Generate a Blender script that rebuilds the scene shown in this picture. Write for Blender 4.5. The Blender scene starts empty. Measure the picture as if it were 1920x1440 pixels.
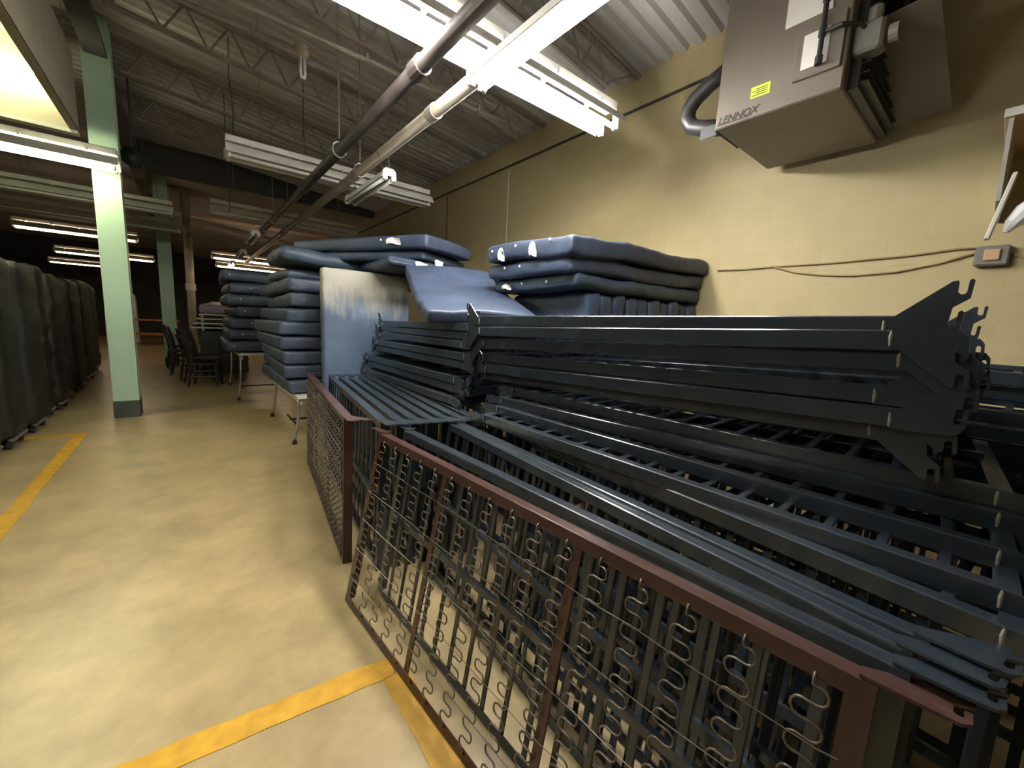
import bpy, math, random
from mathutils import Vector, Matrix, noise
random.seed(7)
D = bpy.data
COL = bpy.context.scene.collection
SC = bpy.context.scene

# ------------------------------------------------------------ camera
FPX = 748.67
H = 1.45
RM = Matrix(((0.77889542, 0.0517594, -0.62501431), (-0.62521105, 0.14246612, -0.76734252), (0.04932618, 0.98844543, 0.14332676)))
cam_d = D.cameras.new('camera'); cam_d.sensor_width = 36; cam_d.lens = FPX / 1920 * 36
cam_d.clip_start = 0.02; cam_d.clip_end = 200
cam = D.objects.new('camera', cam_d); COL.objects.link(cam)
cam.matrix_world = Matrix.Translation((0, 0, H)) @ RM.to_4x4()
SC.camera = cam
vs = SC.view_settings
vs.view_transform = 'Standard'; vs.look = 'None'; vs.exposure = 1.7; vs.gamma = 1; vs.use_curve_mapping = False
# ------------------------------------------------------------ world: closed building, only a trace of light
w = D.worlds.new('world'); SC.world = w; w.use_nodes = True
w.node_tree.nodes['Background'].inputs[0].default_value = (0.6, 0.68, 0.8, 1)
w.node_tree.nodes['Background'].inputs[1].default_value = 0.02
# lamps' light (emission of the tubes that are switched on)
TUBE_MAIN = 54.0
TUBE_ADDED = 19.0  # tubes of the one lamp added out of view
TUBE_FAR = 5.0

# ------------------------------------------------------------ photo pixel -> place
def ray(x, y): return RM @ Vector((x - 960, 720 - y, -FPX))
def on(x, y, ax, v):
    d = ray(x, y); c = Vector((0, 0, H)); t = (v - c[ax]) / d[ax]; return c + d * t

# ------------------------------------------------------------ materials
def mat(name, col, rough=0.6, metal=0.0, var=0.15, scale=4.0, bump=0.0, bscale=40.0, spec=0.5, col2=None, coord='Object'):
    m = D.materials.new(name); m.use_nodes = True
    nt = m.node_tree; b = nt.nodes['Principled BSDF']
    b.inputs['Roughness'].default_value = rough; b.inputs['Metallic'].default_value = metal
    b.inputs['Specular IOR Level'].default_value = spec
    tc = nt.nodes.new('ShaderNodeTexCoord')
    n = nt.nodes.new('ShaderNodeTexNoise'); n.inputs['Scale'].default_value = scale; n.inputs['Detail'].default_value = 5
    nt.links.new(tc.outputs[coord], n.inputs['Vector'])
    r = nt.nodes.new('ShaderNodeValToRGB')
    c2 = col2 or tuple(min(1, c * (1 + var)) for c in col); c1 = tuple(c * (1 - var) for c in col)
    r.color_ramp.elements[0].color = (*c1, 1); r.color_ramp.elements[1].color = (*c2, 1)
    r.color_ramp.elements[0].position = 0.3; r.color_ramp.elements[1].position = 0.7
    nt.links.new(n.outputs['Fac'], r.inputs['Fac']); nt.links.new(r.outputs['Color'], b.inputs['Base Color'])
    if bump:
        n2 = nt.nodes.new('ShaderNodeTexNoise'); n2.inputs['Scale'].default_value = bscale; n2.inputs['Detail'].default_value = 4
        nt.links.new(tc.outputs[coord], n2.inputs['Vector'])
        bp = nt.nodes.new('ShaderNodeBump'); bp.inputs['Strength'].default_value = bump; bp.inputs['Distance'].default_value = 0.02
        nt.links.new(n2.outputs['Fac'], bp.inputs['Height']); nt.links.new(bp.outputs['Normal'], b.inputs['Normal'])
    return m
def emit(name, col, s):
    m = D.materials.new(name); m.use_nodes = True; nt = m.node_tree
    b = nt.nodes['Principled BSDF']; b.inputs['Base Color'].default_value = (.8, .8, .8, 1)
    b.inputs['Emission Color'].default_value = (*col, 1); b.inputs['Emission Strength'].default_value = s
    return m
M = {}
M['wall'] = mat('cream_block_paint', (0.48, 0.40, 0.215), 0.55, var=0.07, scale=1.2, bump=0.12, bscale=60)
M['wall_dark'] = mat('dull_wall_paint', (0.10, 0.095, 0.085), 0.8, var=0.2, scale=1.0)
M['floor'] = mat('sealed_concrete', (0.355, 0.275, 0.145), 0.30, var=0.26, scale=2.6, bump=0.05, bscale=9, spec=0.45)
for n_ in M['floor'].node_tree.nodes:
    if n_.type == 'TEX_NOISE' and n_.inputs['Scale'].default_value < 5: n_.inputs['Detail'].default_value = 12; n_.inputs['Roughness'].default_value = 0.68
M['deck'] = mat('roof_deck_paint', (0.46, 0.45, 0.43), 0.7, var=0.1, scale=1.0)
M['steel'] = mat('joist_paint', (0.30, 0.27, 0.24), 0.6, var=0.25, scale=3)
M['girder'] = mat('dark_girder_paint', (0.05, 0.047, 0.043), 0.7, var=0.2)
M['mint'] = mat('mint_column_paint', (0.42, 0.60, 0.46), 0.45, var=0.05, scale=2)
M['colbase'] = mat('dark_green_base_paint', (0.055, 0.068, 0.055), 0.5)
M['yellow'] = mat('yellow_floor_paint', (0.50, 0.27, 0.012), 0.5, var=0.18, scale=14, col2=(0.60, 0.33, 0.02))
M['black'] = mat('black_frame_enamel', (0.021, 0.030, 0.043), 0.25, var=0.25, scale=5, bump=0.02, bscale=30, spec=0.9)
M['brown'] = mat('brown_frame_enamel', (0.060, 0.031, 0.028), 0.26, var=0.18, scale=6, spec=0.55)
M['wire'] = mat('bare_spring_wire', (0.16, 0.135, 0.115), 0.3, metal=0.6)
M['navy'] = mat('navy_vinyl_cover', (0.036, 0.052, 0.092), 0.5, var=0.25, scale=3, bump=0.5, bscale=10, spec=0.45)
M['blue'] = mat('blue_vinyl_cover', (0.045, 0.066, 0.12), 0.5, var=0.2, scale=3, bump=0.5, bscale=10, spec=0.4)
M['slate'] = mat('slate_vinyl_cover', (0.042, 0.064, 0.102), 0.5, var=0.3, scale=3, bump=0.5, bscale=10, spec=0.45)
M['lav'] = mat('lavender_cover', (0.32, 0.27, 0.42), 0.5)
M['white'] = mat('white_enamel', (0.62, 0.61, 0.56), 0.4, var=0.06)
M['dusty'] = mat('dusty_white_enamel', (0.58, 0.58, 0.53), 0.5, var=0.12, scale=6)
M['tag'] = mat('paper_tag', (0.80, 0.78, 0.72), 0.7, var=0.04)
M['pipe'] = mat('cream_pipe_paint', (0.46, 0.42, 0.34), 0.5, var=0.15, scale=5)
M['dpipe'] = mat('dark_pipe_paint', (0.06, 0.05, 0.046), 0.5, var=0.3, scale=5)
M['galv'] = mat('galvanised_steel', (0.33, 0.32, 0.31), 0.4, metal=0.7)
M['chrome'] = mat('grey_metal_leg', (0.45, 0.46, 0.47), 0.3, metal=0.6)
M['rubber'] = mat('black_rubber', (0.02, 0.02, 0.02), 0.6)
M['heater'] = mat('taupe_heater_enamel', (0.185, 0.158, 0.128), 0.45, var=0.06)
M['dark'] = mat('dark_machine_paint', (0.03, 0.031, 0.033), 0.45)
M['olive'] = mat('black_fabric_cover', (0.010, 0.010, 0.008), 0.6, var=0.35, scale=2, bump=0.25, bscale=5)
M['chair'] = mat('black_chair_stain', (0.02, 0.018, 0.016), 0.45)
M['wood'] = mat('orange_wood', (0.30, 0.12, 0.04), 0.5, var=0.25, scale=5)
M['tan'] = mat('tan_duct_paint', (0.55, 0.42, 0.32), 0.55, var=0.1)
M['beige'] = mat('beige_hood_enamel', (0.30, 0.28, 0.20), 0.5, var=0.08)
M['lime'] = mat('lime_sticker', (0.55, 0.75, 0.06), 0.6, var=0.05)
M['print'] = mat('black_print', (0.012, 0.012, 0.012), 0.6)
M['plastic'] = mat('clear_plastic_wrap', (0.75, 0.76, 0.78), 0.25)
M['grey'] = mat('grey_cast_box', (0.20, 0.19, 0.17), 0.5)
M['board'] = mat('tan_board_edge', (0.62, 0.40, 0.24), 0.6)
M['cable'] = mat('painted_cable', (0.36, 0.26, 0.12), 0.6)
M['tube_main'] = emit('lit_tube_warm_white', (1.0, 0.955, 0.89), TUBE_MAIN)
M['tube_added'] = emit('added_tube_yellow', (1.0, 0.98, 0.84), TUBE_ADDED)
M['tube_dim'] = emit('lit_tube_pale_yellow', (1.0, 0.98, 0.62), 16.0)
M['tube_far'] = emit('lit_tube_amber', (1.0, 0.74, 0.50), TUBE_FAR)
M['tube_off'] = mat('unlit_tube_glass', (0.72, 0.72, 0.70), 0.25, var=0.03)
# dusty mattress: pale settled dust streaking down from the upper end
def dusty_cover():
    m = mat('dusty_blue_cover', (0.07, 0.108, 0.175), 0.6, var=0.2, scale=3, bump=0.25, bscale=7)
    nt = m.node_tree; b = nt.nodes['Principled BSDF']; ramp = b.inputs['Base Color'].links[0].from_node
    tc = nt.nodes.new('ShaderNodeTexCoord'); sep = nt.nodes.new('ShaderNodeSeparateXYZ'); nt.links.new(tc.outputs['Object'], sep.inputs[0])
    mp = nt.nodes.new('ShaderNodeMapping'); mp.inputs['Scale'].default_value = (2.2, 9, 3); nt.links.new(tc.outputs['Object'], mp.inputs[0])
    n = nt.nodes.new('ShaderNodeTexNoise'); n.inputs['Scale'].default_value = 2.0; n.inputs['Detail'].default_value = 6; nt.links.new(mp.outputs[0], n.inputs[0])
    mr = nt.nodes.new('ShaderNodeMapRange'); mr.inputs[1].default_value = 0.35; mr.inputs[2].default_value = 0.95; nt.links.new(sep.outputs['X'], mr.inputs[0])
    ad = nt.nodes.new('ShaderNodeMath'); ad.operation = 'ADD'; nt.links.new(mr.outputs[0], ad.inputs[0]); nt.links.new(n.outputs['Fac'], ad.inputs[1])
    mr2 = nt.nodes.new('ShaderNodeMapRange'); mr2.inputs[1].default_value = 0.72; mr2.inputs[2].default_value = 1.25; nt.links.new(ad.outputs[0], mr2.inputs[0])
    mx = nt.nodes.new('ShaderNodeMix'); mx.data_type = 'RGBA'; mx.inputs[7].default_value = (0.36, 0.35, 0.29, 1)
    nt.links.new(mr2.outputs[0], mx.inputs[0]); nt.links.new(ramp.outputs['Color'], mx.inputs[6]); nt.links.new(mx.outputs[2], b.inputs['Base Color'])
    return m
M['dust'] = dusty_cover()

# ------------------------------------------------------------ mesh building
class MB:
    def __init__(s): s.v = []; s.f = []
    def add(s, vs_, fs):
        k = len(s.v); s.v += [tuple(v) for v in vs_]; s.f += [tuple(i + k for i in f) for f in fs]; return s
    def box(s, a, b, mtx=None):
        x0, y0, z0 = a; x1, y1, z1 = b
        vv = [Vector(p) for p in ((x0,y0,z0),(x1,y0,z0),(x1,y1,z0),(x0,y1,z0),(x0,y0,z1),(x1,y0,z1),(x1,y1,z1),(x0,y1,z1))]
        if mtx: vv = [mtx @ p for p in vv]
        return s.add(vv, [(0,3,2,1),(4,5,6,7),(0,1,5,4),(1,2,6,5),(2,3,7,6),(3,0,4,7)])
    def cbox(s, a, b, c=0.006):            # chamfered box
        (x0, y0, z0), (x1, y1, z1) = a, b
        pts = []
        for z, i in ((z0, c), (z0 + c, 0), (z1 - c, 0), (z1, c)):
            xa, xb, ya, yb = x0 + i, x1 - i, y0 + i, y1 - i
            pts += [(xa + c, ya, z), (xb - c, ya, z), (xb, ya + c, z), (xb, yb - c, z), (xb - c, yb, z), (xa + c, yb, z), (xa, yb - c, z), (xa, ya + c, z)]
        fs = [tuple(range(7, -1, -1)), tuple(range(24, 32))]
        for l in range(3):
            for k in range(8): fs.append((l*8+k, l*8+(k+1) % 8, l*8+8+(k+1) % 8, l*8+8+k))
        return s.add(pts, fs)
    def prism(s, poly, a, b, axes='xz'):   # polygon in two axes, extruded along the third from a to b
        n = len(poly); vv = []
        for t in (a, b):
            for p, q in poly:
                vv.append({'xz': (p, t, q), 'yz': (t, p, q), 'xy': (p, q, t)}[axes])
        fs = [tuple(range(n)), tuple(range(2*n-1, n-1, -1))] + [(i, i+n, (i+1) % n + n, (i+1) % n) for i in range(n)]
        return s.add(vv, fs)
    def tube(s, pts, r, n=8, cap=True):
        pts = [Vector(p) for p in pts]; rings = []; rr = r if isinstance(r, (list, tuple)) else [r]*len(pts)
        t0 = (pts[1]-pts[0]).normalized(); up = Vector((0, 0, 1)) if abs(t0.z) < 0.9 else Vector((1, 0, 0))
        u = t0.cross(up).normalized()
        vv = []
        for i, p in enumerate(pts):
            t = ((pts[min(i+1, len(pts)-1)] - p).normalized() + (p - pts[max(i-1, 0)]).normalized())
            t = t.normalized() if t.length > 1e-6 else t0
            u = (u - t * u.dot(t)).normalized(); w_ = t.cross(u)
            for k in range(n):
                a = 2*math.pi*k/n; vv.append(p + (u*math.cos(a) + w_*math.sin(a))*rr[i])
        fs = [(i*n+k, i*n+(k+1) % n, (i+1)*n+(k+1) % n, (i+1)*n+k) for i in range(len(pts)-1) for k in range(n)]
        if cap: fs += [tuple(range(n-1, -1, -1)), tuple(range((len(pts)-1)*n, len(pts)*n))]
        return s.add(vv, fs)
    def mesh(s, name, smooth=False):
        m = D.meshes.new(name); m.from_pydata(s.v, [], s.f); m.update()
        if smooth:
            for p in m.polygons: p.use_smooth = True
        return m
def smooth_by_angle(m, ang=40):
    for p in m.polygons: p.use_smooth = True
    try: m.set_sharp_from_angle(angle=math.radians(ang))
    except Exception: pass
    return m
def obj(name, me, material, parent=None):
    if isinstance(me, MB): me = me.mesh(name)
    if material is not None and not me.materials: me.materials.append(material)
    o = D.objects.new(name, me); COL.objects.link(o)
    if parent is not None: o.parent = parent
    return o
def tag(o, label, cat, group=None):
    o['label'] = label; o['category'] = cat
    if group: o['group'] = group
    return o
def thing(name, label, cat, mtx=None, group=None):
    o = D.objects.new(name, None); COL.objects.link(o); o.empty_display_size = 0.1
    if mtx is not None: o.matrix_world = mtx if isinstance(mtx, Matrix) else Matrix.Translation(mtx)
    return tag(o, label, cat, group)
def struct(name, me, material, parent=None):
    o = obj(name, me, material, parent)
    if parent is None: o['kind'] = 'structure'
    return o
def basis(o, u, v, n):
    m = Matrix.Identity(4)
    for i in range(3): m[i][0] = u[i]; m[i][1] = v[i]; m[i][2] = n[i]; m[i][3] = o[i]
    return m
ORD = ['first', 'second', 'third', 'fourth', 'fifth', 'sixth', 'seventh', 'eighth', 'ninth', 'tenth', 'eleventh', 'twelfth']

# ============================================================ SETTING
WX = 4.1; YB, YF, XL = -5.0, 32.0, -9.0
fl = struct('floor', MB().box((XL, YB, -0.2), (WX+0.3, YF, 0)), M['floor'])
def stripe(pts):                                # painted line following points (centre, half width), slightly ragged edge
    mb = MB(); vv = []; n = len(pts)
    for (x, y, nx, ny, h) in pts:
        j1, j2 = random.uniform(-.004, .004), random.uniform(-.004, .004)
        for z in (0.0, 0.0025):
            vv.append((x + nx*(h+j1), y + ny*(h+j1), z)); vv.append((x - nx*(h+j2), y - ny*(h+j2), z))
    fs = []
    for i in range(n-1):
        a, b = i*4, i*4+4
        fs += [(a+2, a+3, b+3, b+2), (a, b, b+1, a+1), (a, a+2, b+2, b), (a+1, b+1, b+3, a+3)]
    fs += [(0, 1, 3, 2), (n*4-4, n*4-2, n*4-1, n*4-3)]
    mb.add(vv, fs); return mb
obj('painted_stripe', stripe([(-1.005 + random.uniform(-.003,.003), 2.0 + 4.5*i/60, 1, 0, .05) for i in range(61)]), M['yellow'], fl)
obj('painted_stripe', stripe([(-1.055 - 1.2*i/20, 6.45 + .02*i/20, 0, 1, .05) for i in range(21)]), M['yellow'], fl)
obj('painted_stripe', stripe([(.60 - 2.2*i/40, 1.45 + .235*i/40, .1, 1, .05) for i in range(41)]), M['yellow'], fl)
obj('painted_stripe', stripe([(.595 + .02*i/30, 1.40 - 2.2*i/30, 1, 0, .05) for i in range(31)]), M['yellow'], fl)

# right wall: painted concrete block. core + single blocks where the photo shows courses, the rest one field
wall = struct('wall_right', MB().box((WX+.0012, YB, 0), (WX+.3, YF, 4.7)), M['wall'])
BL, BH, G = 0.406, 0.203, 0.002
def block_mb(mb, y, z, l=BL):
    x = WX; b = 0.0012
    y0, y1, z0, z1 = y+G/2, y+l-G/2, z+G/2, z+BH-G/2
    return mb.add([(x+.02, y0, z0), (x+.02, y1, z0), (x+.02, y1, z1), (x+.02, y0, z1),
                   (x+.002, y0, z0), (x+.002, y1, z0), (x+.002, y1, z1), (x+.002, y0, z1),
                   (x, y0+b, z0+b), (x, y1-b, z0+b), (x, y1-b, z1-b), (x, y0+b, z1-b)],
                  [(0,1,5,4),(1,2,6,5),(2,3,7,6),(3,0,4,7),(4,5,9,8),(5,6,10,9),(6,7,11,10),(7,4,8,11),(8,9,10,11)])
one = MB(); block_mb(one, 0, 0); one = one.mesh('block')
field = MB(); nblk = 0
for c in range(23):
    y = YB + (BL/2 if c % 2 else 0)
    while y < 24:
        z = c*BH
        if 7 <= c <= 15 and -0.7 < y < 6.2:
            o = obj('block', one, M['wall'], wall); o.location = (0, y, z + .0); nblk += 1
        elif y > -2: block_mb(field, y, z)
        y += BL
fo = obj('block_field', field, M['wall'], wall); fo['kind'] = 'stuff'
obj('control_joint', MB().box((WX-.004, 7.31, 1.2), (WX+.004, 7.335, 3.9)), M['dark'], wall)
obj('control_joint', MB().box((WX-.003, 5.365, 1.2), (WX+.004, 5.38, 3.9)), M['tag'], wall)
obj('wall_ledge', MB().box((WX-.02, YB, 3.935), (WX+.02, YF, 3.958)), M['girder'], wall)
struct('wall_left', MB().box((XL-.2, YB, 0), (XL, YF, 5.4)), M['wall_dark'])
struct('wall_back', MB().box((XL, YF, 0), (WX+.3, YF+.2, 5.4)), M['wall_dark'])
struct('wall_front', MB().box((XL, YB-.2, 0), (WX+.3, YB, 5.4)), M['wall'])

# ceiling: fluted roof deck, flutes along X, rising away from the wall
def deck_z(x): return 4.30 + (WX - x)*0.115 if x > -0.7 else 4.85
mb = MB(); prof = []; y = YB
while y < YF:
    prof += [(y, 0), (y+.07, 0), (y+.09, .05), (y+.15, .05)]; y += .17
xs = (WX+.3, -0.7, XL); vv = []
for x in xs:
    for (py, dz) in prof: vv.append((x, py, deck_z(x) + dz))
n = len(prof); fs = [(k*n+i, k*n+i+1, (k+1)*n+i+1, (k+1)*n+i) for k in range(2) for i in range(n-1)]
mb.add(vv, fs); mb.box((XL, YB, 5.5), (WX+.3, YF, 5.6))
struct('ceiling', mb, M['deck'])
# girders on the column line and across
g = struct('trim_1', MB().box((-.78, 4.5, 4.35), (-.58, YF, 4.4)).box((-.69, 4.5, 4.4), (-.67, YF, 4.86)), M['girder'])
g = struct('trim_2', MB().box((-.6, 11.3, 4.17), (WX, 11.42, 4.72)), M['girder'])
# bar joists
def joist(y, lab):
    t = thing('bar_joist', lab, 'joist', (0, y, 0), 'roof joists')
    x0, x1 = -.66, WX
    zt = lambda x: deck_z(x) - .035
    def sl(dz, hh, yy):
        m = MB()
        for s in (-1, 1):
            ya, yb = (yy, yy+.035) if s > 0 else (-yy-.035, -yy)
            pts = [(x0, zt(x0)+dz), (x1, zt(x1)+dz), (x1, zt(x1)+dz+hh), (x0, zt(x0)+dz+hh)]
            m.prism(pts, ya, yb, 'xz')
        return m
    obj('top_chord', sl(0, .03, .008), M['steel'], t)
    x0, x1 = -.5, WX-.55
    obj('bottom_chord', sl(-.36, .03, .008), M['steel'], t)
    for i in range(10):
        xa = -.45 + i*.4; xb = xa + .2
        for a, b in ((xa, xb), (xb, xa+.4)):
            za, zb = (zt(a)-.34, zt(b)+.01) if a == xa else (zt(a)+.01, zt(b)-.34)
            obj('web_bar', MB().tube([(a, 0, za), (b, 0, zb)], .012, 6), M['steel'], t)
    obj('web_bar', MB().tube([(WX-.6, 0, zt(WX-.6)-.34), (WX-.1, 0, zt(WX-.1))], .012, 6), M['steel'], t)
for i, (y, wh) in enumerate(((1.55, 'nearest bar joist above the bright lamps beside the heater'), (3.05, 'second bar joist from the heater, just beyond the bright lamps'), (4.6, 'third bar joist from the heater'), (6.15, 'fourth bar joist from the heater'), (7.7, 'fifth bar joist from the heater'), (9.3, 'sixth bar joist, last one before the dark cross beam'))):
    joist(y, wh)
# Columns (H-section)
def column(x, y, lab, w=.25):
    t = thing('steel_column', lab, 'column', (x, y, 0), 'mint steel columns')
    h = w/2
    obj('shaft', MB().box((-h, -h, .22), (h, -h+.016, 4.8)).box((-h, h-.016, .22), (h, h, 4.8)).box((-h*.98, -h+.016, .22), (-h*.98+.012, h-.016, 2.9)).box((-.006, -h+.016, 2.9), (.006, h-.016, 4.8)).box((h*.98-.012, -h+.016, .22), (h*.98, h-.016, 2.9)), M['mint'], t)
    obj('base', MB().cbox((-h-.006, -h-.006, 0), (h+.006, h+.006, .225), .006), M['colbase'], t)
column(-.68, 7.33, 'near mint green steel column with dark base in the aisle')
column(-.36, 13.7, 'far mint green column standing behind the black chairs', .27)
t = thing('drain_pipe', 'pale flaking vertical pipe beside the far mint column', 'pipe', (0.12, 14.6, 0))
obj('pipe_run', MB().tube([(0, 0, 0), (0, 0, 4.6)], .095, 12).mesh('pipe_run', True), M['pipe'], t)
obj('coupling', MB().tube([(0, 0, 2.0), (0, 0, 2.18)], .12, 12), M['dusty'], t)
# ============================================================ PIPES
def hanger_rod(t, x, y, z, r):
    obj('hanger_rod', MB().tube([(x, y, z+r+.06), (x, y, deck_z(x))], .007, 6), M['galv'], t)
    obj('clevis', MB().tube([(x+math.cos(a)*(r+.012), y, z+math.sin(a)*(r+.02)+.01) for a in [i*math.pi/8 for i in range(17)]], .009, 5), M['galv'], t)
t = thing('overhead_pipe', 'dark overhead pipe running the length of the aisle', 'pipe')
obj('pipe_run', MB().tube([(1.236, -2, 3.05), (1.236, 12, 3.05)], .05, 14).mesh('p', True), M['dpipe'], t)
for y in (2.62, 5.9, 9.4): obj('coupling', MB().tube([(1.236, y-.06, 3.05), (1.236, y+.06, 3.05)], .062, 14), M['dpipe'], t)
for y in (4.35, 8.2): hanger_rod(t, 1.236, y, 3.05, .05)
t = thing('overhead_pipe', 'cream overhead pipe running beside the dark one', 'pipe')
obj('pipe_run', MB().tube([(1.565, -2, 3.05), (1.565, 16, 3.05)], .05, 14).mesh('p', True), M['pipe'], t)
for y in (3.05, 4.9, 9.2): obj('coupling', MB().tube([(1.565, y-.05, 3.05), (1.565, y+.05, 3.05)], .058, 14), M['pipe'], t)
for y in (4.75, 8.8): hanger_rod(t, 1.565, y, 3.05, .05)
# conduits under the deck
def conduit(x0, x1, y, z, lab, lamp=False):
    t = thing('conduit', lab, 'conduit', (0, y, z))
    obj('pipe_run', MB().tube([(x0, 0, 0), (x1, 0, 0)], .02, 8).mesh('p', True), M['steel'], t)
    for x in (x0+.4, (x0+x1)/2, x1-.4): obj('strap', MB().box((x-.012, -.025, -.025), (x+.012, .025, .05)), M['steel'], t)
a = on(325, 0, 2, 4.1); b = on(562, 92, 2, 4.1)
conduit(a.x-.6, b.x, (a.y+b.y)/2, 4.1, 'thin pale conduit ending at a bare bulb holder')
t = thing('bulb_lamp', 'bare spiral bulb hanging in a round holder from conduit', 'lamp', (b.x+.03, (a.y+b.y)/2, 4.1))
obj('holder', MB().tube([(0, 0, .05), (0, 0, 0), (0, 0, -.05)], [.07, .075, .05], 14), M['pipe'], t)
obj('bulb', MB().tube([(-.018, 0, -.05), (-.02, 0, -.2), (-.012, 0, -.235), (.012, 0, -.235), (.02, 0, -.2), (.018, 0, -.05)], .016, 8).mesh('b', True), M['tube_off'], t)
a = on(430, 0, 2, 3.85); b = on(700, 115, 2, 3.85)
conduit(a.x-.6, b.x+1.6, (a.y+b.y)/2, 3.85, 'long pale conduit crossing above both overhead pipes')

for px, Yp, z0_, z1_, lab in ((431, 6.4, 3.4, 4.7, 'thin dark wire hanging left of the bare bulb'), (418, 8.0, 3.0, 4.2, 'thin dark wire hanging by the left end of the unlit strip lamp'), (568, 6.6, 3.1, 4.4, 'bent thin wire hanging beyond the bare bulb')):
    p = on(px, 150, 1, Yp)
    tag(obj('hanging_wire', MB().tube([(p.x, Yp, z0_), (p.x+.02, Yp, (z0_+z1_)/2 - .1), (p.x-.01, Yp, (z0_+z1_)/2 + .2), (p.x, Yp, deck_z(p.x))], .006, 5), M['dpipe']), lab, 'wire', 'wires hanging from the deck')
# ============================================================ LIGHT FITTINGS
def chain(t, p, q, name='hanger_chain'):
    p, q = Vector(p), Vector(q); L = (q-p).length; n = max(3, int(L/.03)); mb = MB()
    for i in range(n):
        a, b = p.lerp(q, i/n), p.lerp(q, (i+1.25)/n); dx = Vector((.006, 0, 0)) if i % 2 else Vector((0, .006, 0))
        mb.tube([a-dx, b-dx, b+dx, a+dx, a-dx], .0022, 4, False)
    obj(name, mb, M['galv'], t)
def strip_lamp(lab, x0, x1, y, z, lit, body='dusty', group='long ceiling strip lamps', ztop=None):   # long twin-tube industrial reflector lamp along X
    L = x1-x0; t = thing('strip_lamp', lab, 'lamp', (x0, y, z), group); m = M[body]
    th = .003
    out = [(-.17, -.075), (-.165, -.05), (-.115, -.01), (-.055, .03), (.055, .03), (.115, -.01), (.165, -.05), (.17, -.075)]
    for sg in (-1, 1):
        w_ = [(sg*p, q) for p, q in ((.165, -.098), (.158, -.085), (.125, -.03), (.098, -.004))]
        obj('reflector', MB().prism(w_ + [(p*.975, q-.006) for p, q in reversed(w_)], 0, L, 'yz'), m, t)
    obj('channel', MB().prism([(-.06, .031), (-.06, .09), (-.045, .10), (.045, .10), (.06, .09), (.06, .031)], .01, L-.01, 'yz'), m, t)
    for i in range(5):
        x = L*(i+.5)/5
        obj('reflector_clip', MB().box((x-.012, -.085, .016), (x+.012, .085, .045)), m, t)
    for s in (-1, 1):
        obj('tube', MB().tube([(.06, s*.075, -.118), (L-.06, s*.075, -.118)], .019, 10).mesh('tube', True), M[lit], t)
        for x in (.02, L-.055): obj('socket', MB().cbox((x, s*.075-.022, -.142), (x+.035, s*.075+.022, .0), .005), M['white'], t)
    for x in (.35, L-.35):
        xx = x0+x; zt = deck_z(xx) if ztop is None else ztop
        chain(t, (x, 0, .10), (x, 0, zt - z))
    return t
strip_lamp('lit strip lamp crossing above the dark pipe, brightest of all', .46, 2.90, 2.40, 3.25, 'tube_main', 'white')
strip_lamp('unlit dusty strip lamp crossing behind the small hanging lamp', .41, 2.85, 5.65, 3.25, 'tube_off')
strip_lamp('unlit dusty strip lamp crossing above the tallest mattresses', .40, 2.84, 8.9, 3.25, 'tube_off')
strip_lamp('glowing strip lamp passing in front of the near mint column', -3.0, -.53, 6.85, 3.15, 'tube_dim', 'white')
strip_lamp('unlit grey strip lamp just behind the near mint column', -2.9, -.09, 9.5, 3.2, 'tube_off')
strip_lamp('unlit grey strip lamp ending above the far mint column', -2.5, 0.0, 11.4, 3.2, 'tube_off')
strip_lamp('lit thin looking amber strip lamp left of the far mint column', -2.9, -.86, 14.1, 3.2, 'tube_far')
strip_lamp('lit far strip lamp showing above the black fabric covers', -4.2, -2.6, 24.5, 3.2, 'tube_far')
strip_lamp('lit amber strip lamp in the far right depth, lower row', .9, 3.2, 18.5, 3.2, 'tube_far')
strip_lamp('lit amber strip lamp in the far right depth, upper row', .7, 3.2, 16.3, 3.25, 'tube_far')
strip_lamp('lit amber strip lamp at the far end of the aisle', -3.2, -.8, 19.5, 3.2, 'tube_far')

strip_lamp('added strip lamp out of view at the left, lighting the near floor', -3.2, -.75, 1.2, 3.2, 'tube_added', 'white')  # added fill lamp just outside the frame, brightens near floor and frame fronts

def shop_lamp(lab, x, y0, y1, z, lit, pipe_x, body='white'):              # short twin-tube lamp along Y chained under a pipe
    L = y1-y0; t = thing('shop_lamp', lab, 'lamp', (x, y0, z), 'short hanging shop lamps'); m = M[body]
    hsec = [(-.075, -.03), (-.06, .02), (-.035, .045), (.035, .045), (.06, .02), (.075, -.03)]
    inn = [(p*.94, q-.006) for p, q in reversed(hsec)]
    obj('reflector', MB().prism(hsec+inn, .01, L-.01, 'xz'), m, t)
    for yy in (0, L-.012): obj('end_cap', MB().prism([(-.066, -.055), (-.066, .02), (-.04, .05), (.04, .05), (.066, .02), (.066, -.055), (.02, -.055), (.02, -.02), (-.02, -.02), (-.02, -.055)], yy, yy+.012, 'xz'), m, t)
    for s in (-1, 1):
        obj('tube', MB().tube([(s*.04, .02, -.04), (s*.04, L-.02, -.04)], .018, 10).mesh('tube', True), M[lit], t)
        for yy in (.012, L-.04): obj('socket', MB().cbox((s*.04-.018, yy, -.062), (s*.04+.018, yy+.028, -.02), .004), M['white'], t)
    for yy in (.08, L-.08):
        for s in (-1, 1): chain(t, (s*.03, yy, .045), (pipe_x - x + s*.055, yy, 3.05-z))
    return t
shop_lamp('lit short lamp hanging along the cream pipe near the camera', 1.40, .95, 2.2, 2.88, 'tube_main', 1.565)
shop_lamp('unlit short white lamp chained below the cream pipe', 1.60, 4.0, 5.2, 2.85, 'tube_off', 1.565)
shop_lamp('unlit short lamp hanging above the far mattress stack', 1.02, 8.6, 9.8, 2.86, 'tube_off', 1.236, 'dusty')
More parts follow.
